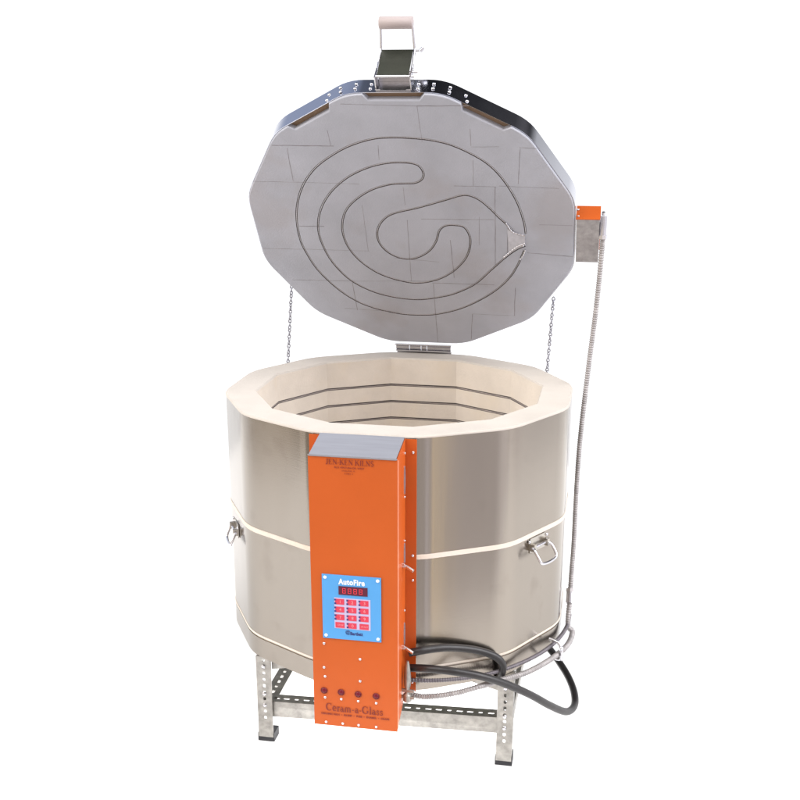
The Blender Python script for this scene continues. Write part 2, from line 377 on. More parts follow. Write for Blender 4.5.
quad = [a-n2, a+n2, b+n2, b-n2]
for lo, hi in ((-.0350, .0340),):
    f0 = [bm.verts.new(LID(lo, q.x, q.y)) for q in quad]; f1 = [bm.verts.new(LID(hi, q.x, q.y)) for q in quad]
    bm.faces.new(f0); bm.faces.new(f1[::-1])
    for i in range(4): bm.faces.new((f0[i], f1[i], f1[(i+1) % 4], f0[(i+1) % 4]))
build('handle_plate', bm, M['flap'], lid, bevel=.0005, segs=1)
bm = bmesh.new()
for s in (-1, 1):
    P = [LID(s*.0378, VT+.022, .026), LID(s*.0372, .820, .100), LID(s*.0358, .8420, .1080), LID(s*.0345, .876, .1165)]
    for q in range(3): cyl(bm, P[q], P[q+1], .0030, 10)
    P2 = [LID(s*.0395, VT+.024, .046), LID(s*.0378, .8250, .100)]
    cyl(bm, *P2, .0018, 8)
cyl(bm, LID(-.040, .820, .100), LID(.052, .820, .100), .0020, 10)
cyl(bm, LID(.040, VT+.028, .036), LID(.052, VT+.028, .036), .0022, 10)
cyl(bm, LID(.050, .822, .094), LID(.056, .826, .101), .0042, 10)
build('handle_arm', bm, M['chrome'], lid, smooth=50)
bm = bmesh.new()
P = [LID(x, .877, .1165) for x in (-.0365, -.0352, .0352, .0365)]
sweep(bm, P, lambda i: (.0118, .0130, .0130, .0118)[i], 24)
build('handle_grip', bm, M['grip'], lid, smooth=50)
# ---- junction box on the right of the lid
bm = bmesh.new(); LB(bm, .3945, .4475, .3080, .4410, .000, .0440)
build('junction_box', bm, M['cast'], lid, bevel=.0012)
bm = bmesh.new(); LB(bm, .3935, .4490, .4412, .4432, -.0008, .0455); LB(bm, .3935, .4490, .3080, .4411, .0442, .0460)
build('junction_box_cover', bm, M['orange'], lid, bevel=.0005, segs=1)
bm = bmesh.new()
screw_bm(bm, LID(.3968, .4434, .030), VL, .0030, .004); screw_bm(bm, LID(.3990, .4434, .008), VL, .0022, .003)
build('box_screw', bm, M['chrome'], lid, smooth=50)

# ------------------------------------------------------------------ hinge
bm = bmesh.new()
box(bm, -.088, .062, .402, .4175, .004+RIM, .0075+RIM)
box(bm, -.088, .062, .4180, .4200, -.055+RIM, .0075+RIM)
for k, (x0, x1) in enumerate(((-.088, -.052), (-.050, -.020), (-.018, -.004), (-.002, .062))):
    cyl(bm, (x0, .4100, .0155+RIM), (x1, .4100, .0155+RIM), .0085, 14)
box(bm, -.090, .064, .3935, .4080, .0220+RIM, .0245+RIM)
build('hinge', bm, M['chrome'], kiln, bevel=.0004, segs=1)

# ------------------------------------------------------------------ chains holding the lid
def chain(name, A, Bp, sag=.0, pitch=.0080, wire=.0016, lw=.0036):
    A, Bp = Vector(A), Vector(Bp); L = (Bp-A).length; n = int(L/pitch); bm = bmesh.new(); d = (Bp-A).normalized()
    side = d.cross(Vector((0, 1, 0))).normalized(); nor = d.cross(side)
    for i in range(n):
        t = (i+.5)/n; c = A.lerp(Bp, t)+Vector((0, 0, -sag*4*t*(1-t)))
        ang = i*1.15; s = side*cos(ang)+nor*sin(ang); hl = pitch*.66
        path = []
        for k in range(12):
            a = 2*pi*k/12; path.append(c+d*hl*cos(a)+s*lw*sin(a)*(.75+.25*abs(sin(a))))
        sweep(bm, path, wire, 6, closed=True)
    return build(name, bm, M['chain'], kiln, smooth=80)
def on_wall(az, r, z): a = rad(az); return Vector((r*sin(a), r*cos(a), z+RIM))
chain('chain', LID(-.346, .176, .026), on_wall(-56, .424, -.055))['label'] = 'left lid chain'
chain('chain', LID(.3395, .160, .026), on_wall(51, .424, -.055))['label'] = 'right lid chain'

# ------------------------------------------------------------------ control box
cbx = empty('control_box', kiln); cbx['label'] = 'tall orange control box'
BX0, BX1, BY, BZ0, BZ1 = -.0945, .0885, -.500, -.632, -.0225
FY = -.4060
def Z(z): return z+RIM
bm = bmesh.new()
box(bm, BX0, BX1, BY, BY+.0018, Z(BZ0), Z(BZ1))
build('front_panel', bm, M['orange'], cbx, bevel=.0006, segs=2)
bm = bmesh.new()      # two cheeks with their flanges on the kiln wall
for s, xx, f0, f1 in ((1, BX1-.0022, BX1-.0022, .1115), (-1, BX0+.0004, -.1165, BX0+.0022)):
    pts = [(BY+.002, BZ0+.004), (FY-.0015, -.588), (FY-.0015, -.0050), (BY+.002, BZ1-.0005)]
    poly_prism(bm, pts, lambda y, z: (xx, y, Z(z)), lambda y, z: (xx+.0018, y, Z(z)))
    box(bm, f0+(.0022 if s > 0 else 0), f1-(.0022 if s < 0 else 0), FY-.0020, FY-.0004, Z(-.583), Z(-.0060))
build('side_panel', bm, M['orange'], cbx, bevel=.0003, segs=1)
bm = bmesh.new()      # folded lip at the front corner, its edge highlight painted in as paler orange
box(bm, BX1-.0006, BX1+.0008, BY+.0006, BY+.0105, Z(BZ0+.006), Z(BZ1-.003))
build('corner_lip', bm, M['orange_highlight'], cbx, bevel=.0003, segs=1)
bm = bmesh.new()      # louvred sloping top
n = 13; ya, za, yb, zb = BY-.0006, BZ1+.0010, FY-.002, -.0035
for i in range(n):
    t0, t1 = i/n, (i+.74)/n
    y0, z0, y1, z1 = ya+(yb-ya)*t0, za+(zb-za)*t0, ya+(yb-ya)*t1, za+(zb-za)*t1
    vs = [(BX0+.0022, y0, Z(z0)), (BX1-.0026, y0, Z(z0)), (BX1-.0026, y1, Z(z1+.0024)), (BX0+.0022, y1, Z(z1+.0024))]
    a = [bm.verts.new(v) for v in vs]; b = [bm.verts.new((v[0], v[1], v[2]-.0026)) for v in vs]
    bm.faces.new(a); bm.faces.new(b[::-1])
    for k in range(4): bm.faces.new((a[k], b[k], b[(k+1) % 4], a[(k+1) % 4]))
box(bm, BX0, BX1, BY-.0022, BY-.0004, Z(BZ1-.0005), Z(BZ1+.0022))
build('vent_panel', bm, M['vent'], cbx)
# bottom of the box, dim interior pan
bm = bmesh.new(); pts = [(BY+.0022, BZ0+.0062), (FY-.0018, -.590), (FY-.0018, -.5880), (BY+.0022, BZ0+.0082)]
poly_prism(bm, pts, lambda y, z: (BX0+.0026, y, Z(z)), lambda y, z: (BX1-.0026, y, Z(z)))
build('bottom_panel', bm, M['galv'], cbx)
for x, z in ((-.0693,-.437),(.0083,-.4669),(-.0704,-.4934),(-.0686,-.5146),(.0078,-.5186),(-.0695,-.5649),(-.0340,-.5655),(.0032,-.5665),(.0423,-.5674),(-.0685,-.6240),(-.0315,-.6242),(.0035,-.6244),(.0420,-.6246)):
    bm = bmesh.new(); screw_bm(bm, (x, BY-.0004, Z(z)), (0, -1, 0), .0030, .0018); build('screw', bm, M['chrome'], cbx, smooth=50)
for x, z in ((-.0714,-.5483),(-.034,-.5491),(.0032,-.55),(.0424,-.5507)):
    bm = bmesh.new(); screw_bm(bm, (x, BY-.0006, Z(z)), (0, -1, 0), .0062, .0030, 18); build('indicator_lamp', bm, M['lamp'], cbx, smooth=50)
    bm = bmesh.new(); sweep(bm, [Vector((x+.0071*cos(a*pi/10), BY-.0008, Z(z)+.0071*sin(a*pi/10))) for a in range(20)], .0009, 6, closed=True)
    build('lamp_bezel', bm, M['ink'], cbx, smooth=60)
for z in (-.034, -.262, -.318, -.560):
    bm = bmesh.new(); screw_bm(bm, (.1035, FY-.0021, Z(z)), (0, -1, 0), .0032, .0022); build('screw', bm, M['chrome'], cbx, smooth=50)
for z in (-.033, -.128, -.225, -.385):
    bm = bmesh.new(); screw_bm(bm, (BX1-.0004, -.418, Z(z)), (1, 0, 0), .0026, .0020); build('screw', bm, M['chrome'], cbx, smooth=50)
# oval vent pressings with bright rims in the right cheek
for z, h in ((-.0905, .031), (-.255, .026), (-.438, .026)):
    bm = bmesh.new()
    poly_prism(bm, [(-.421+.0062*cos(a*pi/8), z+(h if abs(sin(a*pi/8)) > .5 else h*.82)*sin(a*pi/8)) for a in range(16)],
               lambda y, q: (BX1-.0006, y, Z(q)), lambda y, q: (BX1+.0010, y, Z(q)))
    build('vent_slot', bm, M['vent'], cbx, bevel=.0003, segs=1)
for y, z in ((-.448, -.276), (-.448, -.4655)):     # long studs
    bm = bmesh.new(); cyl(bm, (BX1-.001, y+.010, Z(z+.004)), (BX1+.004, y+.010, Z(z+.004)), .0058, 12)
    cyl(bm, (BX1+.002, y+.012, Z(z+.003)), (BX1+.0230, y+.004, Z(z-.0055)), .0036, 12)
    build('latch_pin', bm, M['chrome'], cbx, smooth=50)
# big cable clamp where the cord and the conduit leave the box
bm = bmesh.new()
prof = [(-.490, .0025), (-.502, .0055), (-.528, .0078), (-.548, .0070), (-.556, .0050), (-.566, .0055), (-.570, .0095), (-.584, .0095), (-.588, .0065)]
sweep(bm, [Vector((.1000, -.446, Z(z))) for z, _ in prof], lambda i: prof[i][1], 16)
for z in (-.560, -.576): cyl(bm, (.0860, -.446, Z(z)), (.1150, -.450, Z(z)), .0040, 12)
build('cable_clamp', bm, M['galv'], cbx, smooth=35)

# ---- lettering
def text_mesh(s, size, track=1.0, bold=0.):
    cu = bpy.data.curves.new('t', 'FONT'); cu.body = s; cu.size = size; cu.space_character = track; cu.offset = bold
    cu.align_x = 'CENTER'; cu.align_y = 'CENTER'; cu.resolution_u = 3
    o = bpy.data.objects.new('t', cu); col.objects.link(o); bpy.context.view_layer.update()
    me = bpy.data.meshes.new_from_object(o.evaluated_get(bpy.context.evaluated_depsgraph_get()))
    bpy.data.objects.remove(o); return me
def put_text(name, s, x, z, size, m, parent, y=BY-.0012, width=None, track=1.0, bold=0.):
    me = text_mesh(s, size, track, bold)
    xs = [v.co.x for v in me.vertices]; w = max(xs)-min(xs); cx = (max(xs)+min(xs))/2; k = (width/w) if width else 1
    for v in me.vertices: v.co = Vector((x+(v.co.x-cx)*k, y, Z(z+v.co.y)))
    me.name = name
    return link(name, me, m, parent)
TK, TN = .17, .055
def arc(cx, cy, rx, ry, a0, a1, n=10): return [(cx+rx*cos(rad(a0+(a1-a0)*i/n)), cy+ry*sin(rad(a0+(a1-a0)*i/n))) for i in range(n+1)]
def ser(x, y, w=.34): return ([(x-w/2, y), (x+w/2, y)], TN)
GL = {  # serif alphabet drawn with thick and thin strokes: strokes, advance
 'J': ([([(.30, .97), (.30, .22)]+[(.27, .08), (.18, .02), (.08, .06)], TK), ser(.30, .97), ([(.06, .10), (.12, .14)], .12)], .55),
 'E': ([([(.17, .03), (.17, .97)], TK), ([(.03, .97), (.62, .97)], TN), ([(.03, .03), (.65, .03)], TN), ([(.17, .52), (.46, .52)], TN), ([(.60, .97), (.60, .76)], TN), ([(.64, .03), (.64, .26)], TN), ([(.45, .62), (.45, .42)], TN)], .76),
 'N': ([([(.17, .03), (.17, .97)], TN*1.2), ([(.74, .03), (.74, .97)], TN*1.2), ([(.15, .95), (.74, .05)], TK), ser(.15, .97, .28), ser(.17, .03, .30), ser(.74, .97, .30)], .92),
 'K': ([([(.17, .03), (.17, .97)], TK), ([(.22, .45), (.68, .95)], TN*1.2), ([(.36, .60), (.74, .05)], TK), ser(.17, .97), ser(.17, .03), ser(.66, .97, .28), ser(.76, .03, .28)], .92),
 'I': ([([(.20, .03), (.20, .97)], TK), ser(.20, .97), ser(.20, .03)], .42),
 'L': ([([(.17, .03), (.17, .97)], TK), ser(.17, .97), ([(.03, .03), (.64, .03)], TN), ([(.62, .03), (.62, .30)], TN)], .72),
 'S': ([(arc(.32, .73, .20, .22, 40, 270, 10)+arc(.32, .27, .22, .22, 90, -140, 10)[1:], .13)], .62),
 '-': ([([(.06, .34), (.34, .34)], .09)], .42), ' ': ([], .34),
 'C': ([(arc(.46, .5, .36, .46, 50, 130, 5), TN*1.4), (arc(.46, .5, .36, .46, 125, 235, 8), TK), (arc(.46, .5, .36, .46, 230, 315, 6), TN*1.4), ([(.74, .96), (.74, .66)], TN)], .88),
 'G': ([(arc(.46, .5, .36, .46, 50, 130, 5), TN*1.4), (arc(.46, .5, .36, .46, 125, 235, 8), TK), (arc(.46, .5, .36, .46, 230, 320, 6), TN*1.4), ([(.74, .96), (.74, .68)], TN), ([(.75, .10), (.75, .42)], TK), ser(.75, .42, .32)], .96),
 'e': ([(arc(.30, .32, .22, .29, 0, 90, 5), TN*1.6), (arc(.30, .32, .22, .29, 85, 250, 8), TK*.85), (arc(.30, .32, .24, .29, 245, 320, 5), TN*1.2), ([(.10, .35), (.53, .35)], TN)], .58),
 'r': ([([(.18, .03), (.18, .60)], TK*.9), ser(.19, .03, .32), ([(.04, .58), (.20, .60)], TN), ([(.20, .42), (.30, .57), (.42, .56)], TN*2)], .46),
 'a': ([([(.38, .45), (.38, .06), (.50, .05)], TK*.85), (arc(.25, .42, .15, .18, 20, 160, 6), TN*1.4), (arc(.22, .18, .14, .15, 70, 290, 8), TN*2), ([(.26, .34), (.38, .38)], TN)], .56),
 'm': ([([(.16, .03), (.16, .60)], TK*.85), ([(.48, .03), (.48, .50)], TK*.85), ([(.80, .03), (.80, .50)], TK*.85), (arc(.32, .46, .16, .15, 170, 10, 6), TN*1.5), (arc(.64, .46, .16, .15, 170, 10, 6), TN*1.5), ser(.16, .03, .28), ser(.48, .03, .28), ser(.80, .03, .28)], .98),
 'l': ([([(.17, .03), (.17, 1.0)], TK*.9), ser(.17, .03, .30), ([(.04, .98), (.18, .99)], TN)], .36),
 's': ([(arc(.24, .46, .13, .14, 40, 260, 8)+arc(.24, .18, .15, .14, 90, -140, 8)[1:], .10), ([(.37, .62), (.37, .46)], TN), ([(.09, .02), (.09, .18)], TN)], .48),
}
def serif_text(name, s, x, z, h, width, m, parent, y=BY-.0012):
    adv = 0; polys = []
    for ch in s:
        st, a = GL[ch]
        for pts, w in st:
            for i in range(len(pts)-1):
                p, q = Vector(pts[i]), Vector(pts[i+1]); d = (q-p).normalized(); e = d*(w*.22 if len(pts) > 2 else 0); n = Vector((-d.y, d.x))*w/2
                polys.append([(adv+c.x, c.y) for c in (p-e-n, q+e-n, q+e+n, p-e+n)])
        adv += a
    bm = bmesh.new(); k = width/adv
    for j, P in enumerate(polys):
        bm.faces.new([bm.verts.new((x-width/2+px*k, y-.000002*j, Z(z+(py-.5)*h))) for px, py in P])
    return build(name, bm, m, parent)
serif_text('lettering', 'JEN-KEN KILNS', -.0085, -.0335, .0112, .0985, M['ink'], cbx)
put_text('lettering', '3615 VENTURA DR. WEST', -.0095, -.0450, .0050, M['ink'], cbx, width=.062, bold=.0001)
put_text('lettering', 'LAKELAND, FL', -.0110, -.0515, .0042, M['ink'], cbx, width=.028)
put_text('lettering', '33811', -.0110, -.0575, .0040, M['ink'], cbx, width=.018)
serif_text('lettering', 'Ceram-a-Glass', -.0055, -.5865, .0185, .1260, M['ink'], cbx)
put_text('lettering', 'CERAMIC KILN  \u2022  SLUMP  \u2022  FUSE  \u2022  ENAMEL  \u2022  DRAPE', -.0040, -.6035, .0058, M['ink'], cbx, width=.150, bold=.00025)

# ---- controller panel
ctl = empty('controller', kiln); ctl['label'] = 'square blue keypad panel with a red display'
PX0, PX1, PZ0, PZ1 = -.0706, .0545, -.4230, -.2778
bm = bmesh.new(); box(bm, PX0, PX1, BY-.0022, BY-.0006, Z(PZ0), Z(PZ1)); build('overlay', bm, M['blue'], ctl, bevel=.0004, segs=1)
py = BY-.0022
for x in (PX0+.0068, PX1-.0068):
    for z in (PZ0+.0068, PZ1-.0068):
        bm = bmesh.new(); screw_bm(bm, (x, py-.0002, Z(z)), (0, -1, 0), .0036, .0018); build('screw', bm, M['white'], ctl, smooth=50)
put_text('lettering', 'AutoFire', -.0075, -.2925, .0170, M['white'], ctl, y=py-.0004, width=.0560, bold=.0007, track=1.1)
bm = bmesh.new(); box(bm, -.0352, .0262, py-.0010, py-.0001, Z(-.3212), Z(-.3020)); build('display', bm, M['disp'], ctl, bevel=.0004, segs=1)
bm = bmesh.new()
SEG = {'8': 'abcdefg', '0': 'abcdef', '7': 'abc', '5': 'afgcd', 'I': 'ef', 'd': 'bcdeg', 'L': 'def', 'E': 'adefg'}
def seg_digit(bm, ch, x, z, w=.0070, h=.0115, t=.0012):
    y = py-.0013; q = {'a': (x, x+w, z+h/2-t, z+h/2), 'd': (x, x+w, z-h/2, z-h/2+t), 'g': (x, x+w, z-t/2, z+t/2), 'f': (x, x+t, z+t/2, z+h/2), 'e': (x, x+t, z-h/2, z-t/2), 'b': (x+w-t, x+w, z+t/2, z+h/2), 'c': (x+w-t, x+w, z-h/2, z-t/2)}
    for s in SEG[ch]:
        a, b, c, d = q[s]; g = .0002
        bm.faces.new([bm.verts.new((p, y, Z(r))) for p, r in ((a+g, c+g), (b-g, c+g), (b-g, d-g), (a+g, d-g))])
for i, ch in enumerate('8888'): seg_digit(bm, ch, -.0270+i*.0118, -.3116)
build('display_digits', bm, M['digit'], ctl)
bm = bmesh.new()
box(bm, -.0450, .0320, py-.00045, py-.0001, Z(-.3985), Z(-.3285))
build('keypad_border', bm, M['keyedge'], ctl)
names = ['1', '2', '3', '4', '5', '6', '7', '8', '9', 'STOP', '0', 'START']
for i in range(12):
    x = -.0334+(i % 3)*.0258; z = -.3372-(i//3)*.0177
    bm = bmesh.new()
    box(bm, x-.0095, x+.0098, py-.0012, py-.0005, Z(z-.0062), Z(z+.0062)); build('key', bm, M['key'], ctl, bevel=.0003, segs=1)
    if i not in (9, 11):
        bm = bmesh.new()
        for q in (-.0040, .0042): box(bm, x-.0112, x-.0072, py-.0015, py-.0013, Z(z+q-.0019), Z(z+q+.0019))
        build('key_mark', bm, M['navy'], ctl)
    put_text('key_lettering', names[i], x+.0015, z, .0095 if len(names[i]) == 1 else .0052, M['keytext'], ctl, y=py-.0016)
put_text('lettering', 'Bartlett', .0020, -.4085, .0100, M['navy'], ctl, y=py-.0004, width=.0270, bold=.0004)
bm = bmesh.new()
for r0, a0, a1 in ((.0046, 20, 330), (.0024, 0, 360)):
    P = [Vector((-.0165+r0*cos(rad(a0+(a1-a0)*k/16)), py-.0004, Z(-.4065)+r0*sin(rad(a0+(a1-a0)*k/16)))) for k in range(17)]
    sweep(bm, P, .0006, 5)
build('emblem', bm, M['navy'], ctl)

# ------------------------------------------------------------------ lifting handles on the body
def lift_handle(az, ztop, ko=1.):
    h = empty('lifting_handle', kiln)
    n = Vector((sin(rad(az)), cos(rad(az)), 0)); t = Vector((cos(rad(az)), -sin(rad(az)), 0)); r = R*cos(rad(15))
    def P(s, o, z): return n*(r+o)+t*s+Vector((0, 0, z+RIM))
    bm = bmesh.new()
    for a in ((-.030, .030, 0, .002, ztop-.034, ztop), ):
        vs = box(bm, *a)
        for v in vs: s, o, z = v.co; v.co = P(s, o, z)
    for s0 in (-.026, .026):
        vs = box(bm, s0-.004, s0+.004, .0021, .014, ztop-.028, ztop-.012)
        for v in vs: s, o, z = v.co; v.co = P(s, o, z)
    build('mounting_plate', bm, M['pin'], h, bevel=.0012)
    bm = bmesh.new()
    path = spline([P(-.027, .0095, ztop-.020), P(-.032, .018*ko, ztop-.026), P(-.032, .030*ko, ztop-.042), P(-.027, .034*ko, ztop-.051), P(0, .0355*ko, ztop-.054), P(.027, .034*ko, ztop-.051), P(.032, .030*ko, ztop-.042), P(.032, .018*ko, ztop-.026), P(.027, .0095, ztop-.020)], .002)
    sweep(bm, path, .0034, 10)
    cyl(bm, P(-.034, .0085, ztop-.020), P(.034, .0085, ztop-.020), .0032, 10)
    for s0 in (-.034, .034): screw_bm(bm, P(s0, .0025, ztop-.006), n, .004, .003)
    build('bail', bm, M['chrome'], h, smooth=50)
    return h
lift_handle(120, -.2760)['label'] = 'right lifting handle'
lift_handle(-117, -.2960, .62)['label'] = 'left lifting handle'

# ------------------------------------------------------------------ conduit, cord
def LZ(p): return (p[0], p[1], p[2]+RIM)
cond = [(0.4555,.15,.372),(.4565,.15,.3435),(.4540,.145,.2619),(.4489,.135,.1679),(.4407,.12,.0611),(.4335,.10,-.0461),(.4290,.08,-.1289),(.4270,.06,-.212),(.4270,.04,-.2954),(.4275,.02,-.3794),(.4260,.0,-.4507),(.4255,-.02,-.5088),(.4250,-.045,-.565)]
for az, r, z in ((106, .438, -.584), (116, .443, -.583), (128, .445, -.578), (140, .445, -.578), (150, .444, -.575)):
    a = rad(az-10.7); cond.append((r*sin(a), r*cos(a), z))
cond += [(.2590,-.410,-.5520),(.2113,-.428,-.5630),(.1692,-.436,-.5715),(.1300,-.432,-.5800),(.1060,-.426,-.5800)]
P = spline([LZ(p) for p in cond], .0014)
bm = bmesh.new(); sweep(bm, P, lambda i: .0058+.0009*(1, .3, -1, .3)[i % 4], 12)
build('flexible_conduit', bm, M['cast'], kiln, smooth=75)
bm = bmesh.new()      # fittings: elbow at the lid, coupling at the foot
cyl(bm, LZ((.4555, .15, .352)), LZ((.4555, .15, .398)), .0092, 16); cyl(bm, LZ((.4555, .15, .345)), LZ((.4555, .15, .354)), .0108, 8)
cyl(bm, LZ((.4440, .152, .389)), LZ((.4600, .15, .389)), .0088, 16); cyl(bm, LZ((.4555, .15, .4)), LZ((.4555, .148, .4075)), .0042, 8)
build('conduit_elbow', bm, M['chrome'], kiln, bevel=.0008, segs=1)
bm = bmesh.new(); cyl(bm, LZ((.4256, -.015, -.486)), LZ((.4255, -.030, -.512)), .0090, 12); cyl(bm, LZ((.4256, -.012, -.482)), LZ((.4256, -.016, -.489)), .0105, 8)
build('conduit_coupling', bm, M['chrome'], kiln, bevel=.0006, segs=1)
a = rad(124-10.7)
bm = bmesh.new(); n = Vector((sin(a), cos(a), 0)); t = Vector((cos(a), -sin(a), 0))
path = [n*(.421)+Vector((0, 0, RIM-.546)), n*.444+Vector((0, 0, RIM-.550)), n*.454+Vector((0, 0, RIM-.572)), n*.451+Vector((0, 0, RIM-.590)), n*.430+Vector((0, 0, RIM-.592))]
sweep(bm, spline(path, .004), .0042, 8); screw_bm(bm, n*.452+Vector((0, 0, RIM-.562)), n, .006, .005); screw_bm(bm, n*.450+t*-.008+Vector((0, 0, RIM-.592)), n, .006, .005)
build('conduit_clamp', bm, M['chrome'], kiln, smooth=50)
up = [(.1000,-.424,-.4815),(.1230,-.422,-.4755),(.1480,-.4070,-.4760),(.1740,-.3900,-.4790),(.2023,-.3700,-.4870),(.2334,-.3500,-.4985),(.2620,-.3345,-.5125),(.2830,-.3235,-.5285),(.2930,-.3170,-.5480),(.2900,-.3120,-.5720),(.2800,-.2900,-.5980),(.2900,-.2000,-.6120),(.3300,-.0700,-.6200),(.3600,.0200,-.6450)]
up += [(.3748,.050,-.6750),(.4027,.020,-.6953),(.4311,-.030,-.7122),(.4489,-.080,-.7279),(.4515,-.130,-.7358),(.4347,-.190,-.7202),(.3999,-.270,-.6636),(.3571,-.330,-.6074),(.3049,-.380,-.5588),(.2541,-.420,-.5240),(.2024,-.440,-.5085),(.1483,-.440,-.5068),(.1011,-.424,-.5174)]
bm = bmesh.new(); sweep(bm, spline([LZ(p) for p in up], .006), .0087, 16)
build('power_cord', bm, M['hose'], kiln, smooth=75)
# second, thinner conduit hugging the base seam
P2 = []
for az in (178, 172, 166, 160, 154, 148, 141, 134, 127, 120, 113, 106, 99):
    a = rad(az-10.7); P2.append(LZ((.4265*sin(a), .4265*cos(a), -.552-.010*sin(rad(min(90, (178-az)*3))))))
bm = bmesh.new(); sweep(bm, spline([LZ((.095, -.415, -.560))]+P2, .0014), lambda i: .0042+.0007*(1, .3, -1, .3)[i % 4], 10)
build('flexible_conduit', bm, M['dconduit'], kiln, smooth=75)

# ------------------------------------------------------------------ stand of slotted angle
std = empty('kiln_stand', None, (0, 0, 0), -PSI)
std['label'] = 'low stand of slotted galvanised angle iron with black rubber feet under the kiln'
std['category'] = 'stand'
def perf(bm, origin, ax, ay, L, W, slots, th=.0022):
    """perforated strip: ax along, ay across; slots = list of (centre along, half length, half width, centre across)"""
    origin, ax, ay = Vector(origin), Vector(ax).normalized(), Vector(ay).normalized(); az = ax.cross(ay)
    nv = {}
    def v(x, y, s):
        k = (round(x, 6), round(y, 6), s)
        if k not in nv: nv[k] = bm.verts.new(origin+ax*x+ay*y+az*(th*s))
        return nv[k]
    def face(pts):
        bm.faces.new([v(x, y, 0) for x, y in pts]); bm.faces.new([v(x, y, 1) for x, y in reversed(pts)])
    def wall(p, q): bm.faces.new((v(*p, 0), v(*p, 1), v(*q, 1), v(*q, 0)))
    slots = sorted(slots); xs = [0]
    for c, hl, hw, cy in slots: xs += [c-hl-.0015, c+hl+.0015]
    xs.append(L)
    for i in range(0, len(xs), 2):
        if xs[i+1]-xs[i] > 1e-5: face([(xs[i], 0), (xs[i+1], 0), (xs[i+1], W), (xs[i], W)])
    for j, (c, hl, hw, cy) in enumerate(slots):
        x0, x1 = c-hl-.0015, c+hl+.0015; ch = min(hl, hw)*.5
        inn = [(c-hl+ch, cy-hw), (c+hl-ch, cy-hw), (c+hl, cy-hw+ch), (c+hl, cy+hw-ch), (c+hl-ch, cy+hw), (c-hl+ch, cy+hw), (c-hl, cy+hw-ch), (c-hl, cy-hw+ch)]
        face([(x0, 0), (x1, 0), inn[1], inn[0]]); face([(x1, 0), (x1, W), inn[3], inn[2]])
        face([(x1, W), (x0, W), inn[5], inn[4]]); face([(x0, W), (x0, 0), inn[7], inn[6]])
        face([(x1, 0), inn[2], inn[1]]); face([(x1, W), inn[4], inn[3]]); face([(x0, W), inn[6], inn[5]]); face([(x0, 0), inn[0], inn[7]])
        for k in range(8): wall(inn[k], inn[(k+1) % 8])
    n = len(xs)
    for i in range(n-1): wall((xs[i], 0), (xs[i+1], 0)) ; wall((xs[i+1], W), (xs[i], W))
    wall((0, W), (0, 0)); wall((L, 0), (L, W))
def slotrow(L, start, pitch, kinds, W, hw=.0032):
    out = []; x = start; i = 0
    while x < L-.008:
        hl = kinds[i % len(kinds)]; out.append((x, hl, hw, W/2)); x += pitch; i += 1
    return out
SX0, SX1, SY0, SY1 = -.2885, .3175, -.300, .290
LT = .225; LW_ = .036
def leg(x, y, sx, sy, tilt=0):
    bm = bmesh.new()
    # front/back face and side face of the angle, opening inwards
    x0 = x if sx > 0 else x-LW_
    perf(bm, (x0, y, .012), (0, 0, 1), (1, 0, 0), LT-.012, LW_, slotrow(LT, .052, .0168, [.0042, .0042, .0055], LW_, .0036), th=.0024*(-1 if sy < 0 else 1)*-1)
    y0 = y+.0026 if sy > 0 else y-LW_
    perf(bm, (x+(.0 if sx > 0 else 0), y0, .012), (0, 0, 1), (0, 1, 0), LT-.012, LW_-.0026, slotrow(LT, .052, .0168, [.0042, .0042, .0055], LW_, .0036), th=-.0024*sx)
    lg = build('leg', bm, M['galv'], std)
    fb = bmesh.new(); xa, xb = sorted((x-.0018*sx, x+(LW_+.0018)*sx)); ya, yb = sorted((y-.0018*sy, y+(LW_+.0018)*sy))
    box(fb, xa, xb, ya, yb, 0, .0215); build('rubber_foot', fb, M['foot'], lg, bevel=.002)
    # bolts on the front face
    if sy > 0:
        for z in (.098, .128, .20):
            sb = bmesh.new(); screw_bm(sb, (x+LW_/2*sx, y-.0028, z), (0, -1, 0), .0052, .0035, 6); build('bolt', sb, M['chrome'], lg)
    return lg
leg(SX0, SY0, 1, 1); leg(SX1, SY0, -1, 1); leg(SX0, SY1, 1, -1); leg(SX1, SY1, -1, -1)
def rail(a, b, drop, inward):
    """angle rail: a vertical face hanging below the line a-b and a slotted shelf pointing inwards"""
    a, b = Vector(a), Vector(b); L = (b-a).length; d = (b-a).normalized(); dn = Vector((0, 0, -1)); bm = bmesh.new()
    perf(bm, a, d, dn, L, drop, [])
    perf(bm, a+Vector(inward)*.0002+Vector((0, 0, .0001)), d, Vector(inward), L, .036, slotrow(L, .014, .0245, [.0075, .0075, .0050], .036, .0036), th=-.0022 if (d.cross(Vector(inward))).z > 0 else .0022)
    return build('rail', bm, M['galv'], std)
ya = SY0+.0030
rail((SX0+LW_-.01, ya+.0030, .1035), (SX1-LW_+.012, ya+.0030, .1190), .0400, (0, 1, 0))
rail((SX0+.0030, SY1-.004, .116), (SX0+.0030, ya+.004, .1005), .0380, (1, 0, 0))
rail((SX1-.0030, ya+.004, .116), (SX1-.0030, SY1-.004, .116), .0380, (-1, 0, 0))
rail((SX1-LW_, SY1-.0030, .116), (SX0+LW_, SY1-.0030, .116), .0380, (0, -1, 0))
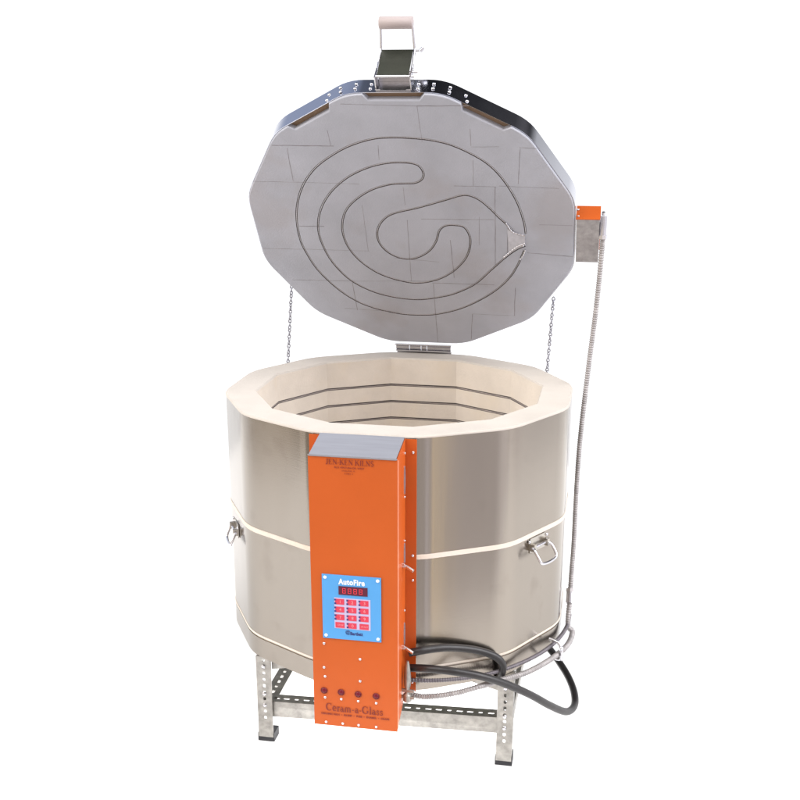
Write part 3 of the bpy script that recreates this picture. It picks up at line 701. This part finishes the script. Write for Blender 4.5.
# slotted inner strip that shows beside the left leg
# upper rails under the slab
for (p, q, inn) in (((SX0+.003, SY1-.004, .2265), (SX0+.003, ya+.004, .2265), (1, 0, 0)), ((SX1-.003, ya+.004, .2265), (SX1-.003, SY1-.004, .2265), (-1, 0, 0)), ((SX1-LW_, SY1-.003, .2265), (SX0+LW_, SY1-.003, .2265), (0, -1, 0))):
    rail(p, q, .034, inn)
def gusset(x0, x1, z0, z1, xt):
    bm = bmesh.new(); perf(bm, (min(x0, x1), ya+.0028, z0), (1, 0, 0), (0, 0, 1), abs(x1-x0), z1-z0, slotrow(abs(x1-x0), .012, .020, [.0045], z1-z0, .0036), th=-.0022)
    for v in bm.verts:
        t = (v.co.x-x0)/(x1-x0); v.co.z = z1-(z1-v.co.z)*(1-.45*max(0, min(1, t)))
    build('gusset', bm, M['galv'], std)
gusset(SX0+LW_, SX0+LW_+.095, .1905, .2255, 0)
gusset(SX1-LW_, SX1-LW_-.062, .1880, .2255, 0)

# ------------------------------------------------------------------ the white sweep of floor
bm = bmesh.new(); vs = [bm.verts.new(p) for p in ((-2.6, -1.0, 0), (2.6, -1.0, 0), (2.6, 1.9, 0), (-2.6, 1.9, 0))]; bm.faces.new(vs)
fl = build('floor', bm, M['floor']); fl['kind'] = 'structure'

# ------------------------------------------------------------------ world: a bright studio, white beyond the kiln, warm room behind the camera
w = bpy.data.worlds.new('World'); sc.world = w; w.use_nodes = True; nt = w.node_tree; N = nt.nodes.new; L = nt.links.new
bg = nt.nodes['Background']; tc = N('ShaderNodeTexCoord'); sp = N('ShaderNodeSeparateXYZ'); L(tc.outputs['Generated'], sp.inputs[0])
def mr(src, a, b, c=0, d=1, smooth=True):
    m = N('ShaderNodeMapRange'); m.interpolation_type = 'SMOOTHSTEP' if smooth else 'LINEAR'
    for i, v in zip(('From Min', 'From Max', 'To Min', 'To Max'), (a, b, c, d)): m.inputs[i].default_value = v
    L(src, m.inputs['Value']); return m.outputs[0]
def mix(f, A, Bc):
    m = N('ShaderNodeMix'); m.data_type = 'RGBA'; L(f, m.inputs[0])
    for s, v in ((6, A), (7, Bc)):
        if isinstance(v, tuple): m.inputs[s].default_value = (*v, 1)
        else: L(v, m.inputs[s])
    return m.outputs[2]
X, Y, Zz = sp.outputs
room = mix(mr(X, -.75, .75), (.88, .76, .63), (.98, .92, .95))
st = N('ShaderNodeTexNoise'); mp = N('ShaderNodeMapping'); mp.inputs['Scale'].default_value = (1, 1, .05); L(tc.outputs['Generated'], mp.inputs[0]); L(mp.outputs[0], st.inputs['Vector'])
st.inputs['Scale'].default_value = 19; st.inputs['Detail'].default_value = 3
room = mix(mr(st.outputs['Fac'], .42, .58), room, mix(mr(X, -.7, .7), (.50, .42, .34), (.74, .69, .71)))
hl = N('ShaderNodeMath'); hl.operation = 'MULTIPLY'; L(X, hl.inputs[0]); L(X, hl.inputs[1])
hy = N('ShaderNodeMath'); hy.operation = 'MULTIPLY_ADD'; L(Y, hy.inputs[0]); L(Y, hy.inputs[1]); L(hl.outputs[0], hy.inputs[2])
hs = N('ShaderNodeMath'); hs.operation = 'SQRT'; L(hy.outputs[0], hs.inputs[0])
hu = N('ShaderNodeMath'); hu.operation = 'DIVIDE'; L(X, hu.inputs[0]); L(hs.outputs[0], hu.inputs[1]); U = hu.outputs[0]
def strip(a, b, c, d, colr):          # bands added to the room's colour to streak the steel's reflections
    global room
    m = N('ShaderNodeMath'); m.operation = 'MULTIPLY'; L(mr(U, a, b), m.inputs[0]); L(mr(U, c, d, 1, 0), m.inputs[1]); room = mix(m.outputs[0], room, colr)
strip(.560, .585, .610, .640, (1.5, 1.28, .98)); strip(.42, .46, .50, .53, (1.05, 1.0, 1.08)); strip(-.80, -.76, -.68, -.62, (1.2, 1.05, .88)); strip(-.97, -.95, -.92, -.90, (.50, .42, .34)); strip(.78, .84, .90, .95, (1.1, 1.05, 1.1))
ceil = mix(mr(X, -.08, -.30), (.012, .013, .015), (.40, .46, .62))
upf = mix(mr(Zz, .08, .50), (1.25, 1.25, 1.27), ceil)
upr = mix(mr(Zz, .45, .85), room, (.02, .02, .024))
allc = mix(mr(Y, -.12, .60), upr, upf)
L(allc, bg.inputs['Color']); bg.inputs['Strength'].default_value = 1.0

# ------------------------------------------------------------------ lamps
def area(name, loc, tgt, size, power, color=(1, 1, 1), sy=None):
    l = bpy.data.lights.new(name, 'AREA'); l.energy = power; l.color = color; l.size = size
    if sy: l.shape = 'RECTANGLE'; l.size_y = sy
    o = bpy.data.objects.new(name, l); col.objects.link(o); o.location = loc
    o.rotation_euler = (Vector(tgt)-Vector(loc)).to_track_quat('-Z', 'Y').to_euler(); return o
def sun(name, el, az, e, ang, color):
    l = bpy.data.lights.new(name, 'SUN'); l.energy = e; l.angle = rad(ang); l.color = color
    o = bpy.data.objects.new(name, l); col.objects.link(o); a = rad(az)
    d = Vector((sin(a)*cos(rad(el)), -cos(a)*cos(rad(el)), sin(rad(el))))     # az from behind the camera, to the right
    o.location = d*4; o.rotation_euler = d.to_track_quat('Z', 'Y').to_euler(); return o
sun('added_front_sun', 57, -48, 2.0, 40, (1, .985, .97))  # pair of soft suns added to whiten the floor and light the front
sun('added_front_sun', 55, 58, 2.0, 40, (.97, .98, 1))
sun('added_side_sun', 24, -78, 2.0, 40, (1, .98, .95))  # pair of low suns added to lift the floor shade around the kiln
sun('added_side_sun', 24, 78, 2.1, 40, (.99, .99, 1))
area('under_kiln_fill', (0, -.05, .090), (0, -.05, 0), .58, 3.2)  # unseen fill added beneath the slab to cancel the kiln's shade on the floor

# ------------------------------------------------------------------ camera
cam = bpy.data.cameras.new('camera'); co = bpy.data.objects.new('camera', cam); col.objects.link(co); sc.camera = co
co.location = (-.001, -2.66733, .65072+RIM); co.rotation_euler = (rad(90-17.613), 0, 0)
cam.sensor_width = 36; cam.lens = 1143.86/800*36; cam.shift_y = 65.876/800; cam.clip_end = 200; cam.clip_start = .05
sc.render.resolution_x = sc.render.resolution_y = 1024
vs_ = sc.view_settings; vs_.view_transform = 'Standard'; vs_.look = 'None'; vs_.exposure = 0; vs_.gamma = 1
sc.cycles.use_denoising = True
